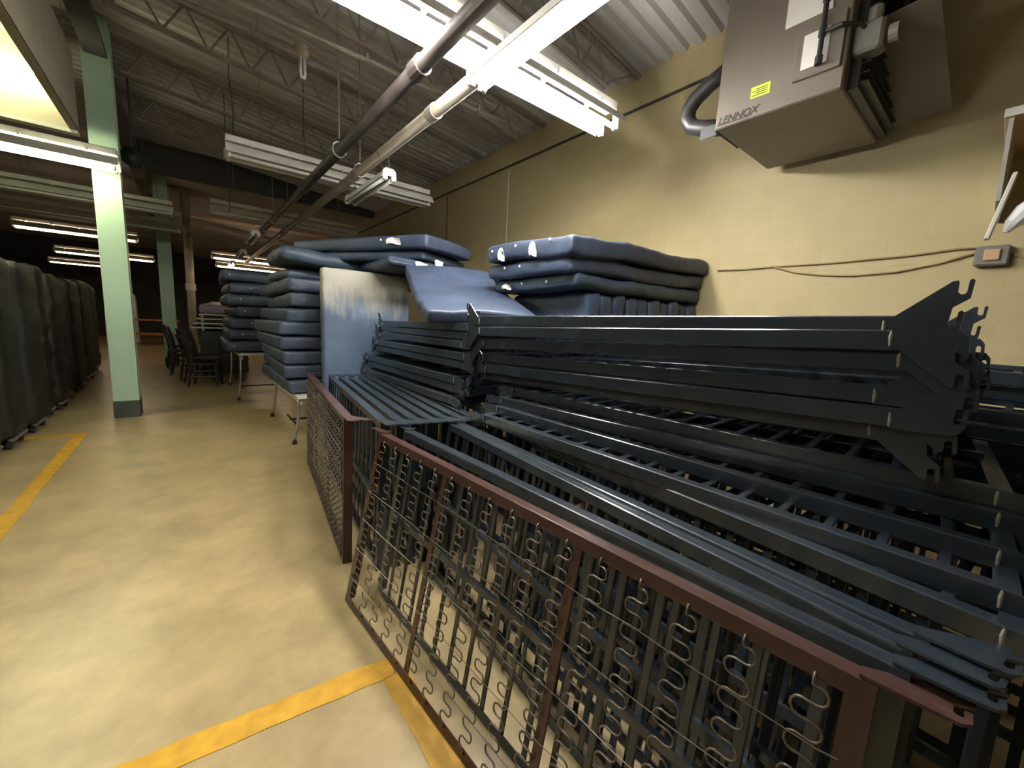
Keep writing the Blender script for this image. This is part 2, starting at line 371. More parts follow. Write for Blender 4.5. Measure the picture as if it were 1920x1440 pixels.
shop_lamp('second unlit short lamp hanging beyond the far mattress stack', 1.05, 11.0, 12.0, 2.8, 'tube_off', 1.236, 'dusty')
shop_lamp('small lit lamp shining just above the far mattress stack', 1.05, 13.6, 14.7, 2.80, 'tube_far', 1.565)

# beige hood upper left
t = thing('lamp_hood', 'large beige sheet metal hood with glowing tubes inside, upper left', 'hood', (-.68, 5.6, 3.0))
hx, hy, hz = -1.9, -3.0, .66
obj('side_panel', MB().box((-.012, hy, 0), (0, 0, hz)).box((-.05, hy, -.004), (0, 0, .012)), M['beige'], t)
obj('side_panel', MB().box((hx, hy, 0), (hx+.012, 0, hz)), M['beige'], t)
obj('end_panel', MB().box((hx+.012, -.012, 0), (-.012, 0, hz)), M['beige'], t)
obj('end_panel', MB().box((hx+.012, hy, 0), (-.012, hy+.012, hz)), M['beige'], t)
obj('top_panel', MB().box((hx, hy, hz), (0, 0, hz+.012)), M['beige'], t)
obj('lip', MB().box((hx, -.07, -.03), (.0, .02, 0)), M['dusty'], t)
for yy in (-.16, -.26): obj('tube', MB().tube([(hx+.1, yy, .36), (-.1, yy, .36)], .019, 10).mesh('tube', True), M['tube_dim'], t)
for x in (-.2, hx+.2):
    for yy in (-.3, hy+.3): obj('hanger_rod', MB().tube([(x, yy, hz), (x, yy, 1.86)], .008, 6), M['dpipe'], t)
# duct in amber light far back
t = thing('air_duct', 'tan rectangular air duct far back in amber light', 'duct', (-.2, 14.8, 4.1))
obj('duct_run', MB().box((0, 0, .0), (4.2, .6, .62)), M['tan'], t)
for x in (.9, 1.9, 2.9): obj('duct_seam', MB().box((x, -.02, -.02), (x+.04, .62, .64)), M['tan'], t)
for x in (.5, 2.4): obj('hanger_rod', MB().tube([(x, .3, .62), (x, .3, deck_z(x-.2)-4.1)], .01, 6), M['dpipe'], t)
# round horn by the column
t = thing('loudspeaker_horn', 'small dark round horn hanging beside the near column', 'loudspeaker', on(250, 300, 1, 7.6))
obj('bell', MB().tube([(0, 0, 0), (.0, -.08, 0), (0, -.14, 0)], [.03, .07, .12], 16, True).mesh('b', True), M['dark'], t)
obj('driver', MB().tube([(0, .1, 0), (0, 0, 0)], .045, 12), M['galv'], t)
obj('bracket', MB().box((-.012, .02, .03), (.012, .05, 1.0)), M['dark'], t)

# ============================================================ HEATER
t = thing('unit_heater', 'taupe hanging unit heater high on the right wall', 'heater', (3.0, .82, 2.9))
hw, hd, hh = .72, .98, 1.05
obj('casing', MB().cbox((0, 0, 0), (hd, hw, hh), .008), M['heater'], t)
obj('access_panel', MB().cbox((-.018, .02, .12), (0, .26, .42), .004), M['heater'], t)
p1 = obj('rating_label', MB().box((-.0195, .09, .17), (-.018, .22, .36)), M['tag'], t)
obj('manual_sheet', MB().box((-.003, .10, .46), (-.001, .34, .78)), M['tag'], t)
p2 = obj('notice_sticker', MB().box((-.0025, .385, .12), (-.0005, .50, .19)), M['lime'], t)
for k in range(4): obj('print_line', MB().box((-.0035, .40, .133+.012*k), (-.0025, .49 - .02*(k % 2), .137+.012*k)), M['print'], p2)
def text3d(body, size, mtx, material, parent, shear=0.0, name='lettering'):
    c = D.curves.new(name, 'FONT'); c.body = body; c.size = size; c.extrude = .0008; c.shear = shear; c.align_x = 'LEFT'; c.offset = .0012
    tmp = D.objects.new('tmp', c); COL.objects.link(tmp)
    dg = bpy.context.evaluated_depsgraph_get(); me = D.meshes.new_from_object(tmp.evaluated_get(dg)); D.objects.remove(tmp)
    me.transform(mtx); me.materials.clear()
    return obj(name, me, material, parent)
mt = basis((-.0015, .70, .028), (0, -1, 0), (0, 0, 1), (-1, 0, 0))
lt = text3d('LENNOX', .062, mt, M['print'], t, .25)
obj('underline', MB().box((-.002, .48, .018), (-.0005, .705, .024)), M['print'], lt)
# gas pipe and valve on the near end
obj('gas_pipe', MB().tube([(-.05, .12, 1.3), (-.05, .12, .45), (-.05, .12, .17)], .014, 8), M['dark'], t)
obj('gas_pipe', MB().tube([(-.05, .12, .32), (-.05, .03, .32), (.02, -.04, .32), (.08, -.06, .30)], .012, 8), M['dark'], t)
for z in (.17, .32, .50): obj('pipe_fitting', MB().tube([(-.05, .12, z-.02), (-.05, .12, z+.025)], .02, 8), M['dark'], t)
obj('gas_valve', MB().cbox((.05, -.14, .18), (.17, -.0, .34), .015).tube([(.11, -.08, .34), (.11, -.08, .42)], .035, 10).tube([(.09, -.16, .24), (.09, -.2, .24)], .045, 12), M['grey'], t)
obj('louvre_frame', MB().box((.1, -.05, .02), (hd, -.0, .95)), M['dark'], t)
for k in range(10): obj('louvre_fin', MB().box((.12, -.09, .05+.05*k), (hd-.02, -.05, .056+.05*k)), M['dark'], t)
obj('deflector_sheet', MB().add([(.2, -.32, .42), (.98, -.36, .10), (.98, -.06, .08), (.2, -.06, .40), (.2, -.32, .426), (.98, -.36, .106), (.98, -.06, .086), (.2, -.06, .406)], [(0,3,2,1),(4,5,6,7),(0,1,5,4),(1,2,6,5),(2,3,7,6),(3,0,4,7)]), M['heater'], t)
obj('fan_motor', MB().tube([(.55, -.05, .75), (.55, -.22, .75), (.55, -.3, .75)], [.16, .16, .1], 16), M['dark'], t)
obj('fan_guard', MB().tube([(.55 + .3*math.cos(a), -.16, .72 + .3*math.sin(a)) for a in [i*math.pi/10 for i in range(21)]], .012, 6), M['dark'], t)
for k in range(4): 
    a = k*math.pi/2 + .4
    obj('fan_blade', MB().add([(.55+.05*math.cos(a), -.15, .72+.05*math.sin(a)), (.55+.28*math.cos(a-.3), -.12, .72+.28*math.sin(a-.3)), (.55+.28*math.cos(a+.3), -.18, .72+.28*math.sin(a+.3))], [(0,1,2)]), M['galv'], t)
obj('flue_elbow', MB().tube([(.1, hw-.01, .44), (.1, hw+.12, .39), (.1, hw+.22, .33), (.1, hw+.27, .27), (.1, hw+.275, .20), (.1, hw+.23, .13), (.1, hw+.14, .09), (.1, hw-.01, .05)], .055, 16).mesh('f', True), M['dark'], t)
obj('mounting_plate', MB().box((.02, hw, -.0), (.4, hw+.008, .2)).box((.03, hw, -.02), (.034, hw+.12, .06)), M['dark'], t)
for x in (.1, .88):
    for y in (.08, hw-.08): obj('hanger_rod', MB().tube([(x, y, hh), (x, y, deck_z(3+x)-2.9)], .008, 6), M['galv'], t)
# junction box, cables, shelf thing on wall
p = on(1860, 482, 0, WX)
t = thing('junction_box', 'small grey junction box on the yellow wall', 'junction box', (WX, p.y, p.z-.06))
obj('box', MB().cbox((-.06, -.075, 0), (0, .075, .125), .01), M['grey'], t)
obj('cover_plate', MB().cbox((-.075, -.035, .03), (-.06, .035, .10), .005), M['board'], t)
for yy in (-.06, .06): obj('screw', MB().tube([(-.064, yy, .015), (-.06, yy, .015)], .005, 8), M['galv'], t)
def cable(px, lab, r=.007):
    pts = [on(x, y, 0, WX-.012) for x, y in px]
    tag(obj('cable', MB().tube(pts, r, 6).mesh('c', True), M['cable']), lab, 'cable', 'cables on the wall')
cable([(1345, 507), (1400, 505), (1452, 500), (1560, 493), (1700, 480), (1795, 467), (1832, 466)], 'straight thin cable running along wall to the junction box')
cable([(1452, 501), (1490, 511), (1540, 516), (1600, 517), (1680, 510), (1760, 494), (1834, 474)], 'sagging thin cable drooping below the straight one')
cable([(1888, 472), (1905, 478), (1925, 486), (1960, 494)], 'short cable leaving the junction box to the right')
# wall shelf at the right edge
t = thing('wall_shelf', 'tan topped wall shelf with white strut at the right edge', 'shelf', (3.45, .19, 2.68))
obj('board', MB().box((0, -.7, .0), (.65, 0, .03)), M['board'], t)
obj('edge_trim', MB().box((-.004, -.7, -.002), (0, .006, .04)).box((0, 0, -.002), (.65, .006, .04)), M['white'], t)
obj('side_panel', MB().prism([(.02, 0), (.65, 0), (.65, -.42), (.3, -.36)], -.03, -.012, 'xz'), M['dusty'], t)
obj('strut', MB().tube([(.22, -.07, -.24), (.05, -.02, -.62)], .012, 6), M['white'], t)
tag(obj('plastic_roll', MB().tube([on(1885, 436, 0, 3.6), on(1900, 418, 0, 3.6), on(1925, 395, 0, 3.62), on(1960, 372, 0, 3.62)], [.01, .035, .05, .05], 9).mesh('r', False), M['plastic']), 'crumpled clear plastic wrap hanging under the wall shelf', 'plastic wrap')

# ============================================================ MATTRESSES
def mattress_mesh(L, W, T, seed, r=.045, sag=.0, wob=.012, wrinkle=.006):
    nx, ny, nz = 22, 12, 2
    def lst(h, n):
        e = [-h, -h+r*.12, -h+r*.45, -h+r]; inner = [-h+r + (2*h-2*r)*i/n for i in range(1, n)]
        return e + inner + [-v for v in reversed(e)]
    hs = (L/2, W/2, T/2); ax = [lst(hs[0], nx), lst(hs[1], ny), lst(hs[2], nz)]
    idx = {}; vv = []; fs = []
    def vid(i, j, k):
        key = (i, j, k)
        if key not in idx: idx[key] = len(vv); vv.append(Vector((ax[0][i], ax[1][j], ax[2][k])))
        return idx[key]
    N = [len(a)-1 for a in ax]
    for i in range(N[0]):
        for j in range(N[1]):
            fs.append((vid(i, j, 0), vid(i, j+1, 0), vid(i+1, j+1, 0), vid(i+1, j, 0)))
            fs.append((vid(i, j, N[2]), vid(i+1, j, N[2]), vid(i+1, j+1, N[2]), vid(i, j+1, N[2])))
    for i in range(N[0]):
        for k in range(N[2]):
            fs.append((vid(i, 0, k), vid(i+1, 0, k), vid(i+1, 0, k+1), vid(i, 0, k+1)))
            fs.append((vid(i, N[1], k), vid(i, N[1], k+1), vid(i+1, N[1], k+1), vid(i+1, N[1], k)))
    for j in range(N[1]):
        for k in range(N[2]):
            fs.append((vid(0, j, k), vid(0, j, k+1), vid(0, j+1, k+1), vid(0, j+1, k)))
            fs.append((vid(N[0], j, k), vid(N[0], j+1, k), vid(N[0], j+1, k+1), vid(N[0], j, k+1)))
    out = []
    sv = Vector((seed*3.1, seed*1.7, seed*.9))
    for p in vv:
        q = Vector([max(-(h-r), min(h-r, c)) for c, h in zip(p, hs)])
        d = p-q
        if d.length > 1e-9: p = q + d.normalized()*r
        s = noise.noise(p*1.6 + sv)*wob*2 + sag*(1-(2*p.x/L)**2)
        sd = noise.noise(Vector((p.x*5, p.y*5, p.z*4)) + sv)*wrinkle + noise.noise(Vector((p.x*14, p.y*14, p.z*3)) + sv)*wrinkle*.7
        p = p.copy(); p.z += s
        ex = min(1, max(0, (abs(p.y)-(hs[1]-.09))/.09)); p.y += math.copysign(sd*2.2, p.y)*ex
        ex2 = min(1, max(0, (abs(p.x)-(hs[0]-.09))/.09)); p.x += math.copysign(sd*2.2, p.x)*ex2
        p.z += sd*.6
        out.append(p)
    m = D.meshes.new('cover'); m.from_pydata(out, [], fs); m.update()
    for p in m.polygons: p.use_smooth = True
    return m
ML, MW, MT = 1.9, .88, .135
MM = {}
def mm(L, W, T, seed, **k):
    key = (L, W, T, seed, tuple(sorted(k.items())))
    if key not in MM: MM[key] = mattress_mesh(L, W, T, seed, **k)
    return MM[key]
btn = smooth_by_angle(MB().tube([(0, 0, 0), (0, 0, .006), (0, 0, .008)], [.011, .011, .006], 8).mesh('vent_button'))
def mattress(label, mtx, material, L=ML, W=MW, T=MT, seed=1, buttons=(), tags=(), group=None, **k):
    t = thing('mattress', label, 'mattress', mtx, group)
    me = mm(L, W, T, seed, **k)
    c = obj('cover', me, None, t)
    if not me.materials: me.materials.append(material)
    c.material_slots[0].link = 'OBJECT'; c.material_slots[0].material = material
    def place(o, face, a, b, proud=.002):
        if face == 'x-': n = Vector((-1, 0, 0)); pos = Vector((-L/2-proud, a, b))
        elif face == 'x+': n = Vector((1, 0, 0)); pos = Vector((L/2+proud, a, b))
        elif face == 'y-': n = Vector((0, -1, 0)); pos = Vector((a, -W/2-proud, b))
        elif face == 'y+': n = Vector((0, 1, 0)); pos = Vector((a, W/2+proud, b))
        else: n = Vector((0, 0, 1)); pos = Vector((a, b, T/2+proud))
        o.matrix_local = Matrix.Translation(pos) @ n.to_track_quat('Z', 'Y').to_matrix().to_4x4()
    for f_, a, b in buttons:
        o = obj('vent_button', btn, M['tag'], t); place(o, f_, a, b, .008)
    for f_, a, b, w_, h_ in tags:
        mb = MB(); vv = []
        for i in range(5):
            u = -w_/2 + w_*i/4
            for j in range(4):
                v = -h_/2 + h_*j/3
                vv.append((u, v + .01*math.sin(i*1.3), .006+.012*math.sin(j*1.2+i)))
        mb.add(vv, [(i*4+j, i*4+4+j, i*4+5+j, i*4+1+j) for i in range(4) for j in range(3)])
        o = obj('label_tag', mb, M['tag'], t); o.modifiers.new('thick', 'SOLIDIFY').thickness = .002; place(o, f_, a, b, .014)
    return t
def lie(cx, cy, cz, rz=0, rx=0, ry=0):
    return Matrix.Translation((cx, cy, cz)) @ Matrix.Rotation(rz, 4, 'Z') @ Matrix.Rotation(ry, 4, 'Y') @ Matrix.Rotation(rx, 4, 'X')
R = math.radians

# --- stack on the near low table (long side along Y); corner pixels of each mattress edge in the photo
g1 = 'mattresses stacked on the near low table'
cx_ = [(539, 738), (539, 713), (537, 687), (533, 666), (522, 640), (522, 621), (551, 583), (546, 553), (528, 518)]
zs = [on(x, y, 1, 5.0).z for x, y in cx_]; xsn = [on(x, y, 1, 5.0).x for x, y in cx_]
zlo = zs[0]; n1 = 8; TT = (zs[-1]-zlo)/n1
covs = ['slate', 'navy', 'slate', 'navy', 'slate', 'slate', 'slate', 'navy']
for i in range(n1):
    x = (xsn[i]+xsn[i+1])/2
    lab = ('lowest' if i == 0 else 'topmost' if i == n1-1 else ORD[i]) + (' dark blue mattress on the near low table' if i in (0, n1-1) else ' mattress from the bottom of stack on the near low table')
    mattress(lab, lie(x + MW/2, 5.0 + ML/2 + random.uniform(-.04, .05), zlo + TT*(i+.5), R(90 + random.uniform(-1.5, 1.5)), 0, R(random.uniform(-.6, .6))), M[covs[i]], T=TT*.94, seed=i % 5+1, r=.032,
             buttons=[('x-', -.25 + random.uniform(-.12, .12), random.uniform(-.02, .03))] , group=g1, wob=.006, wrinkle=.010)
# --- stack on the far table
g2 = 'mattresses stacked on the far table'
z0, z1 = .80, 2.13
for i in range(7):
    tt = (z1-z0)/7
    lab = ('lowest' if i == 0 else 'topmost' if i == 6 else ORD[i]) + (' navy mattress on the far table' if i in (0, 6) else ' mattress from the bottom of stack on the far table')
    mattress(lab, lie(.50 + MW/2 + random.uniform(-.05, .05) + (.02*i if i < 4 else -.0), 7.95 + ML/2, z0 + tt*(i+.5), R(90 + random.uniform(-2, 2))), M['navy' if i % 2 else 'slate'], T=tt*.94, seed=i % 5+1, r=.06,
             buttons=[('x-', .33 - .1*(i % 3), .01)], group=g2, wob=.006, wrinkle=.010)
# --- standing dusty mattress behind the far frames
u = Vector((.0, .03, 1)).normalized(); v = Vector((-1, 0.02, 0)); v = (v - u*v.dot(u)).normalized(); nn = u.cross(v)
mattress('large dusty mattress standing upright behind the stacked frames', basis(Vector((1.555, 4.50, .985)), u, v, nn), M['dust'], L=1.93, W=.93, T=.14, seed=2, r=.03, wob=.006, wrinkle=.005, tags=[])
# --- top pile
mattress('long mattress lying crosswise across the top of the pile', lie(1.72, 5.27, 2.02, R(1), R(0), R(4.5)), M['slate'], T=.16, seed=3, r=.07, wob=.01, wrinkle=.012)
mattress('arched mattress humped under the long crosswise one', lie(1.38, 5.5, 1.865, R(4), 0, R(3)), M['slate'], L=1.1, T=.10, seed=4, sag=.04, wob=.012)
mattress('mattress with two white tags lying above the dusty one', lie(2.52, 4.36, 2.018, R(0), 0, R(0)), M['navy'], L=1.9, T=.10, seed=5, r=.05, tags=[('y-', -.62, -.01, .13, .08), ('y-', -.42, .01, .09, .13)], buttons=[('y-', -.52, .0)])
a = R(115)
dl, dw = Vector((-.457, .889, 0)).normalized(), Vector((.889, .457, 0)).normalized()
c0 = Vector((1.88, 3.75, 0))
ctr = c0 + dl*ML/2 + dw*MW/2
mattress('topmost mattress of the middle pile with white tag', Matrix.Translation((ctr.x, ctr.y, 2.25)) @ Matrix.Rotation(math.atan2(dl.y, dl.x), 4, 'Z'), M['navy'], T=.14, seed=1, r=.035, wob=.006, wrinkle=.004, tags=[('y+', -.55, .0, .17, .06)], buttons=[('y+', -.38, .02)])
ctr = c0 + Vector((-.02, .12, 0)) + dl*ML/2 + dw*MW/2
mattress('mattress directly beneath the topmost one of the middle pile', Matrix.Translation((ctr.x, ctr.y, 2.128)) @ Matrix.Rotation(math.atan2(dl.y, dl.x)+.05, 4, 'Z'), M['slate'], T=.10, seed=4, r=.035, wob=.006)
# --- sloping mattress sliding down onto the far frame stack
A = Vector((1.29, 2.52, 1.54)); Ct = Vector((1.70, 3.85, 2.02))
u = (Ct-A).normalized(); v = Vector((.95, -.30, 0)); v = (v - u*v.dot(u)).normalized(); nn = u.cross(v)
if nn.z < 0: base = A + v*.84; v = -v; nn = -nn
else: base = A
Wd = .84
mattress('shiny blue mattress sloping down onto the frame stack', basis(base + u*.70 + v*Wd/2 - nn*.05, u, v, nn), M['navy'], L=1.4, W=Wd, T=.10, seed=2, r=.03, sag=-.05, wob=.02, wrinkle=.010)
# --- right stack against the wall
g6 = 'mattresses against the yellow wall'
mattress('topmost mattress against the yellow wall with two white tags', lie(3.10, 2.52, 2.085, R(0), 0, R(-1.8)), M['navy'], L=1.98, W=1.02, T=.14, seed=2, r=.04, wob=.02, wrinkle=.012, group=g6, tags=[('x-', .28, -.01, .07, .10), ('x-', -.12, -.01, .07, .10)], buttons=[('x-', .1, .04), ('x-', .42, .03), ('x-', -.3, .04)])
mattress('second mattress from the top against the yellow wall', lie(3.12, 2.56, 1.945, R(0), 0, R(-1.6)), M['navy'], L=1.93, W=1.02, T=.13, seed=3, r=.045, wob=.015, wrinkle=.01, group=g6, buttons=[('x-', .25, .02), ('x-', .05, .02)])
mattress('third mattress from the top against the yellow wall, bulging', lie(3.16, 2.56, 1.82, R(0), 0, R(-1.2)), M['slate'], L=1.86, W=1.0, T=.12, seed=5, r=.05, wob=.012, wrinkle=.016, group=g6, tags=[('x-', .3, -.01, .11, .04)], buttons=[('x-', .1, .01), ('x-', -.2, .01)])
nst = 10; x = 2.40
for i in range(nst):
    tk = .17 + (.02 if i % 3 == 0 else 0)
    tk = (4.08-2.40)/nst
    u = Vector((0, 0, 1)); v = Vector((0, 1, 0)); nn = u.cross(v)
    lab = 'blue mattress standing on end at the left of the wall row' if i == 0 else 'last mattress standing on end next to the yellow wall' if i == nst-1 else ORD[i] + ' mattress standing on end in the row by the wall'
    mattress(lab, basis(Vector((x + tk/2, 2.55 + random.uniform(-.02, .02), .87)), u, v, nn), M['blue' if i == 0 else 'slate' if i % 2 else 'navy'], L=1.735, W=.92, T=tk*.96, seed=i % 5+1, r=.045, wob=.006, wrinkle=.014, group='mattresses standing in a row by the wall')
    x += tk

# ============================================================ TABLES UNDER MATTRESSES
def table(lab, x0, x1, y0, y1, z):
    t = thing('low_table', lab, 'table', (x0, y0, 0), 'low tables under the mattresses')
    L, W_ = y1-y0, x1-x0
    obj('table_top', MB().cbox((0, 0, z-.03), (W_, L, z), .004), M['white'], t)
    obj('apron', MB().box((.04, .06, z-.10), (.06, L-.06, z-.03)).box((W_-.06, .06, z-.10), (W_-.04, L-.06, z-.03)), M['white'], t)
    for (sx, yy) in ((0, .12), (0, L-.22), (1, .12), (1, L-.22)):
        xx = .03 if not sx else W_-.03; d = -1 if not sx else 1
        pts = [(xx, yy, z-.04), (xx + d*.0, yy, z*.75), (xx + d*.012, yy, z*.45), (xx + d*.04, yy, z*.15), (xx + d*.05, yy, .05)]
        lg = obj('leg', MB().tube(pts, .014, 8).mesh('leg', True), M['chrome'], t)
        obj('foot', MB().tube([(xx+d*.05, yy, 0), (xx+d*.05, yy, .05)], [.028, .02], 10), M['rubber'], lg)
    obj('cross_bar', MB().tube([(.08, L*.5, .1), (W_-.08, L*.5, .1)], .014, 6).tube([(.1, L*.35, .1), (.1, L*.65, .1)], .014, 6), M['rubber'], t)
table('near low white table with grey legs under mattresses', .90, 1.72, 4.82, 6.7, max(.3, zlo-.012))
table('far table with grey legs under mattresses', .62, 1.4, 7.8, 9.9, z0-.012)

# ============================================================ BED FRAMES
FL, FW = 1.93, .89
fh = .055
def angle_x(L):      # rail along x, at y=0, upright flange z 0..fh, flat flange inward
    return MB().prism([(0, .0035), (.0035, 0), (.038, 0), (.04, .002), (.04, .0045), (.005, .0045), (.005, fh-.001), (.0035, fh), (0, fh-.0035)], 0, L, 'yz')
rail_me = angle_x(FL).mesh('side_rail')
def flip_y(mb, W): mb.v = [(x, W-y, z) for x, y, z in mb.v]; mb.f = [tuple(reversed(f)) for f in mb.f]; return mb
rail2_me = flip_y(angle_x(FL), FW).mesh('side_rail')
end_me = MB().prism([(0, .0005), (.04, .0005), (.04, .005), (.0045, .005), (.0045, fh-.004), (0, fh-.004)], .005, FW-.005, 'xz').mesh('end_rail')
mb = MB().prism([(0, .0005), (.04, .0005), (.04, .005), (.0045, .005), (.0045, fh-.004), (0, fh-.004)], .005, FW-.005, 'xz'); mb.v = [(FL-x, y, z) for x, y, z in mb.v]; mb.f = [tuple(reversed(f)) for f in mb.f]
end2_me = mb.mesh('end_rail')
PL = [(-.025, .0), (-.025, .044), (-.012, .052), (.105, .142), (.116, .144), (.119, .138), (.119, .116), (.125, .110), (.133, .110), (.137, .116), (.138, .142), (.143, .147), (.149, .142), (.146, .100), (.114, .078), (.110, .040), (.114, .032), (.122, .032), (.126, .038), (.127, .066), (.133, .071), (.139, .066), (.136, .024), (.120, .004), (.08, 0)]
def plate(xend, sgn, y0, y1):
    return MB().prism([(xend + sgn*(p*.8 if p > 0 else p), q*.95) for p, q in PL], y0, y1, 'xz')
plates_me = [plate(FL, 1, -.006, -.0005).mesh('hook_plate'), plate(0, -1, -.006, -.0005).mesh('hook_plate'), plate(FL, 1, FW+.0005, FW+.006).mesh('hook_plate'), plate(0, -1, FW+.0005, FW+.006).mesh('hook_plate')]
weld_mb = lambda x, y: MB().tube([(x, y, .004), (x+.001, y-.001, .02), (x, y, .042)], [.003, .0045, .003], 6)
welds_me = [weld_mb(FL-.026, -.004).mesh('weld_bead'), weld_mb(.026, -.004).mesh('weld_bead')]
slat_me = MB().cbox((-.012, .03, .005), (.012, FW-.03, .013), .003).mesh('slat')
bar_me = MB().box((.03, FW/2-.014, -.016), (FL-.03, FW/2+.014, .004)).mesh('centre_bar')
def frame(label, mtx, color='black', group=None, nslat=16, springs=0, tiebars=True, straps=True):
    t = thing('bunk_frame', label, 'bed frame', mtx, group); m = M[color]
    key = color
    def part(name, me):
        if not me.materials: me.materials.append(m)
        o = D.objects.new(name, me); COL.objects.link(o); o.parent = t
        if me.materials[0] != m: o.material_slots[0].link = 'OBJECT'; o.material_slots[0].material = m
        return o
    part('side_rail', rail_me); part('side_rail', rail2_me); part('end_rail', end_me); part('end_rail', end2_me)
    for k, p in enumerate(plates_me):
        o = part('hook_plate', p)
        if k < 2:
            wb = welds_me[k]
            if not wb.materials: wb.materials.append(M['grey'])
            ww = D.objects.new('weld_bead', wb); COL.objects.link(ww); ww.parent = o
    if nslat:
        part('centre_bar', bar_me)
        for i in range(nslat):
            o = part('slat', slat_me); o.location.x = FL*(i+1)/(nslat+1)
    return t
def stack_frame(label, far, near, up, group, color='black', nslat=16):
    """flat frame: far / near = ends of the aisle-side rail, at the flange edge that faces up"""
    far, near = Vector(far), Vector(near)
    d = (near-far).normalized()
    if up:   # flange top at z -> base lower
        u = d; v = Vector((1, 0, 0)); v = (v - u*v.dot(u)).normalized(); nn = u.cross(v)
        O = near - u*FL - nn*fh
    else:
        u = -d; v = Vector((1, 0, 0)); v = (v - u*v.dot(u)).normalized(); nn = u.cross(v); O = near
    return frame(label, basis(O, u, v, nn), color, group, nslat)

# near flat stack, upper seven (z from the pixels of both rail ends on the plane of the stack's face)
gA = 'black bunk frames lying in the near stack'
spec = [((890, 592), (1665, 592), 1.42, True), ((893, 613), (1660, 618), 1.41, False), ((905, 636), (1700, 658), 1.43, False), ((925, 664), (1730, 727), 1.46, True),
        ((940, 674), (1730, 743), 1.47, False), ((940, 686), (1840, 782), 1.45, True), ((930, 698), (1840, 815), 1.485, False)]
for i, (a, b, X, up) in enumerate(spec):
    pa, pb = on(*a, 0, X), on(*b, 0, X)
    near = pb.copy(); far = pa.copy()
    near.y = .19 - (.02*(i % 3)); 
    t_ = (near.y-pa.y)/(pb.y-pa.y); near.z = pa.z + (pb.z-pa.z)*t_
    lab = 'topmost black bunk frame of the near flat stack' if i == 0 else ORD[i] + ' black bunk frame from the top of the near flat stack'
    stack_frame(lab, far, near, up, gA)
# lower four fanned out
low = [((955, 725), (1920, 928), 1.085), ((920, 740), (1515, 876), 1.035), ((935, 762), (1886, 1031), .985), ((900, 775), (1838, 1090), .945), ((1000, 814), (1900, 1181), .90)]
for i, (a, b, z) in enumerate(low):
    pa, pb = on(*a, 2, z), on(*b, 2, z)
    d = (pb-pa).normalized(); near = pa + d*((-.06 - .01*i - pa.y)/d.y)
    lab = ORD[i+7] + ' black bunk frame from the top of the near flat stack' if i < 4 else 'lowest black bunk frame of the near flat stack'
    stack_frame(lab, pa, near, False, gA)
# far flat stack
gB = 'black bunk frames lying in the far stack'
far_levels = [(1.46, 1.455, True), (1.472, 1.395, False), (1.45, 1.335, True), (1.435, 1.255, False), (1.447, 1.195, True), (1.40, 1.09, False), (1.41, 1.03, True), (1.36, .955, False)]
for i, (X, zf, up) in enumerate(far_levels):
    ny = 2.26 + .03*(i % 3); dx = .14 if i < 3 else .10 if i < 5 else .06
    lab = 'topmost black bunk frame of the far flat stack' if i == 0 else 'lowest black bunk frame of the far flat stack' if i == len(far_levels)-1 else ORD[i] + ' black bunk frame from the top of the far flat stack'
    stack_frame(lab, (X+dx, ny+FL, zf-.015), (X, ny, zf), up, gB)
# standing frames
def stand_frame(label, near_b, far_b, lean, color='black', group=None, nslat=16, springs=False, rev=False):
    near_b, far_b = Vector(near_b), Vector(far_b)
    u = (far_b-near_b).normalized(); side = Vector((u.y, -u.x, 0))
    v = (Vector((0, 0, 1))*math.cos(lean) + side*math.sin(lean)).normalized(); nn = u.cross(v)
    return frame(label, basis(near_b, u, v, nn), color, group, nslat)
gC = 'black bunk frames standing on edge in the near row'
near_rows = [(.965, .87, .15), (1.03, 1.14, .12), (1.09, 1.175, .10), (1.36, 1.40, .26), (1.44, 1.48, .26), (1.55, 1.57, .26), (1.8, 1.8, .26), (2.05, 2.05, .26), (2.3, 2.3, .26), (2.7, 2.7, .2), (3.1, 3.1, .2)]
labs = ['black frame standing on edge directly behind the near brown spring frame'] + [ORD[i] + ' black frame standing on edge behind the near brown spring frame' for i in range(1, 11)]
for i, (xn, xf, dx) in enumerate(near_rows):
    yo = .02*(i % 2) - (.45 if i > 2 else 0)
    stand_frame(labs[i], (xn - dx, .02 + yo, .0), (xf - dx, 1.95 + yo, .0), math.asin(dx/FW), 'black', gC)
# a third stack behind, showing past the hook plates at the right
gE = 'black bunk frames lying in the rear stack'
for i in range(6):
    stack_frame(('topmost' if i == 0 else 'lowest' if i == 5 else ORD[i]) + (' black bunk frame of the rear stack by the wall' if i in (0, 5) else ' black bunk frame from the top of the rear stack by the wall'), (2.5 + .02*(i % 3), 1.35, 1.375 - .06*i - (.04 if i > 1 else 0)), (2.48 + .02*(i % 3), -.6, 1.365 - .06*i - (.04 if i > 1 else 0)), i % 2 == 1, gE)
gD = 'black bunk frames standing on edge in the far row'
for i in range(10):
    xn = .80 + .085*i if i < 7 else 1.5 + .3*(i-7)
    stand_frame(('black frame standing on edge directly behind the far brown frame' if i == 0 else ORD[i] + ' black frame standing on edge behind the far brown frame'), (xn-.02, 2.12 - .02*i, 0), (xn+.20, 4.03 - .02*i, 0), R(1.5), 'black', gD)

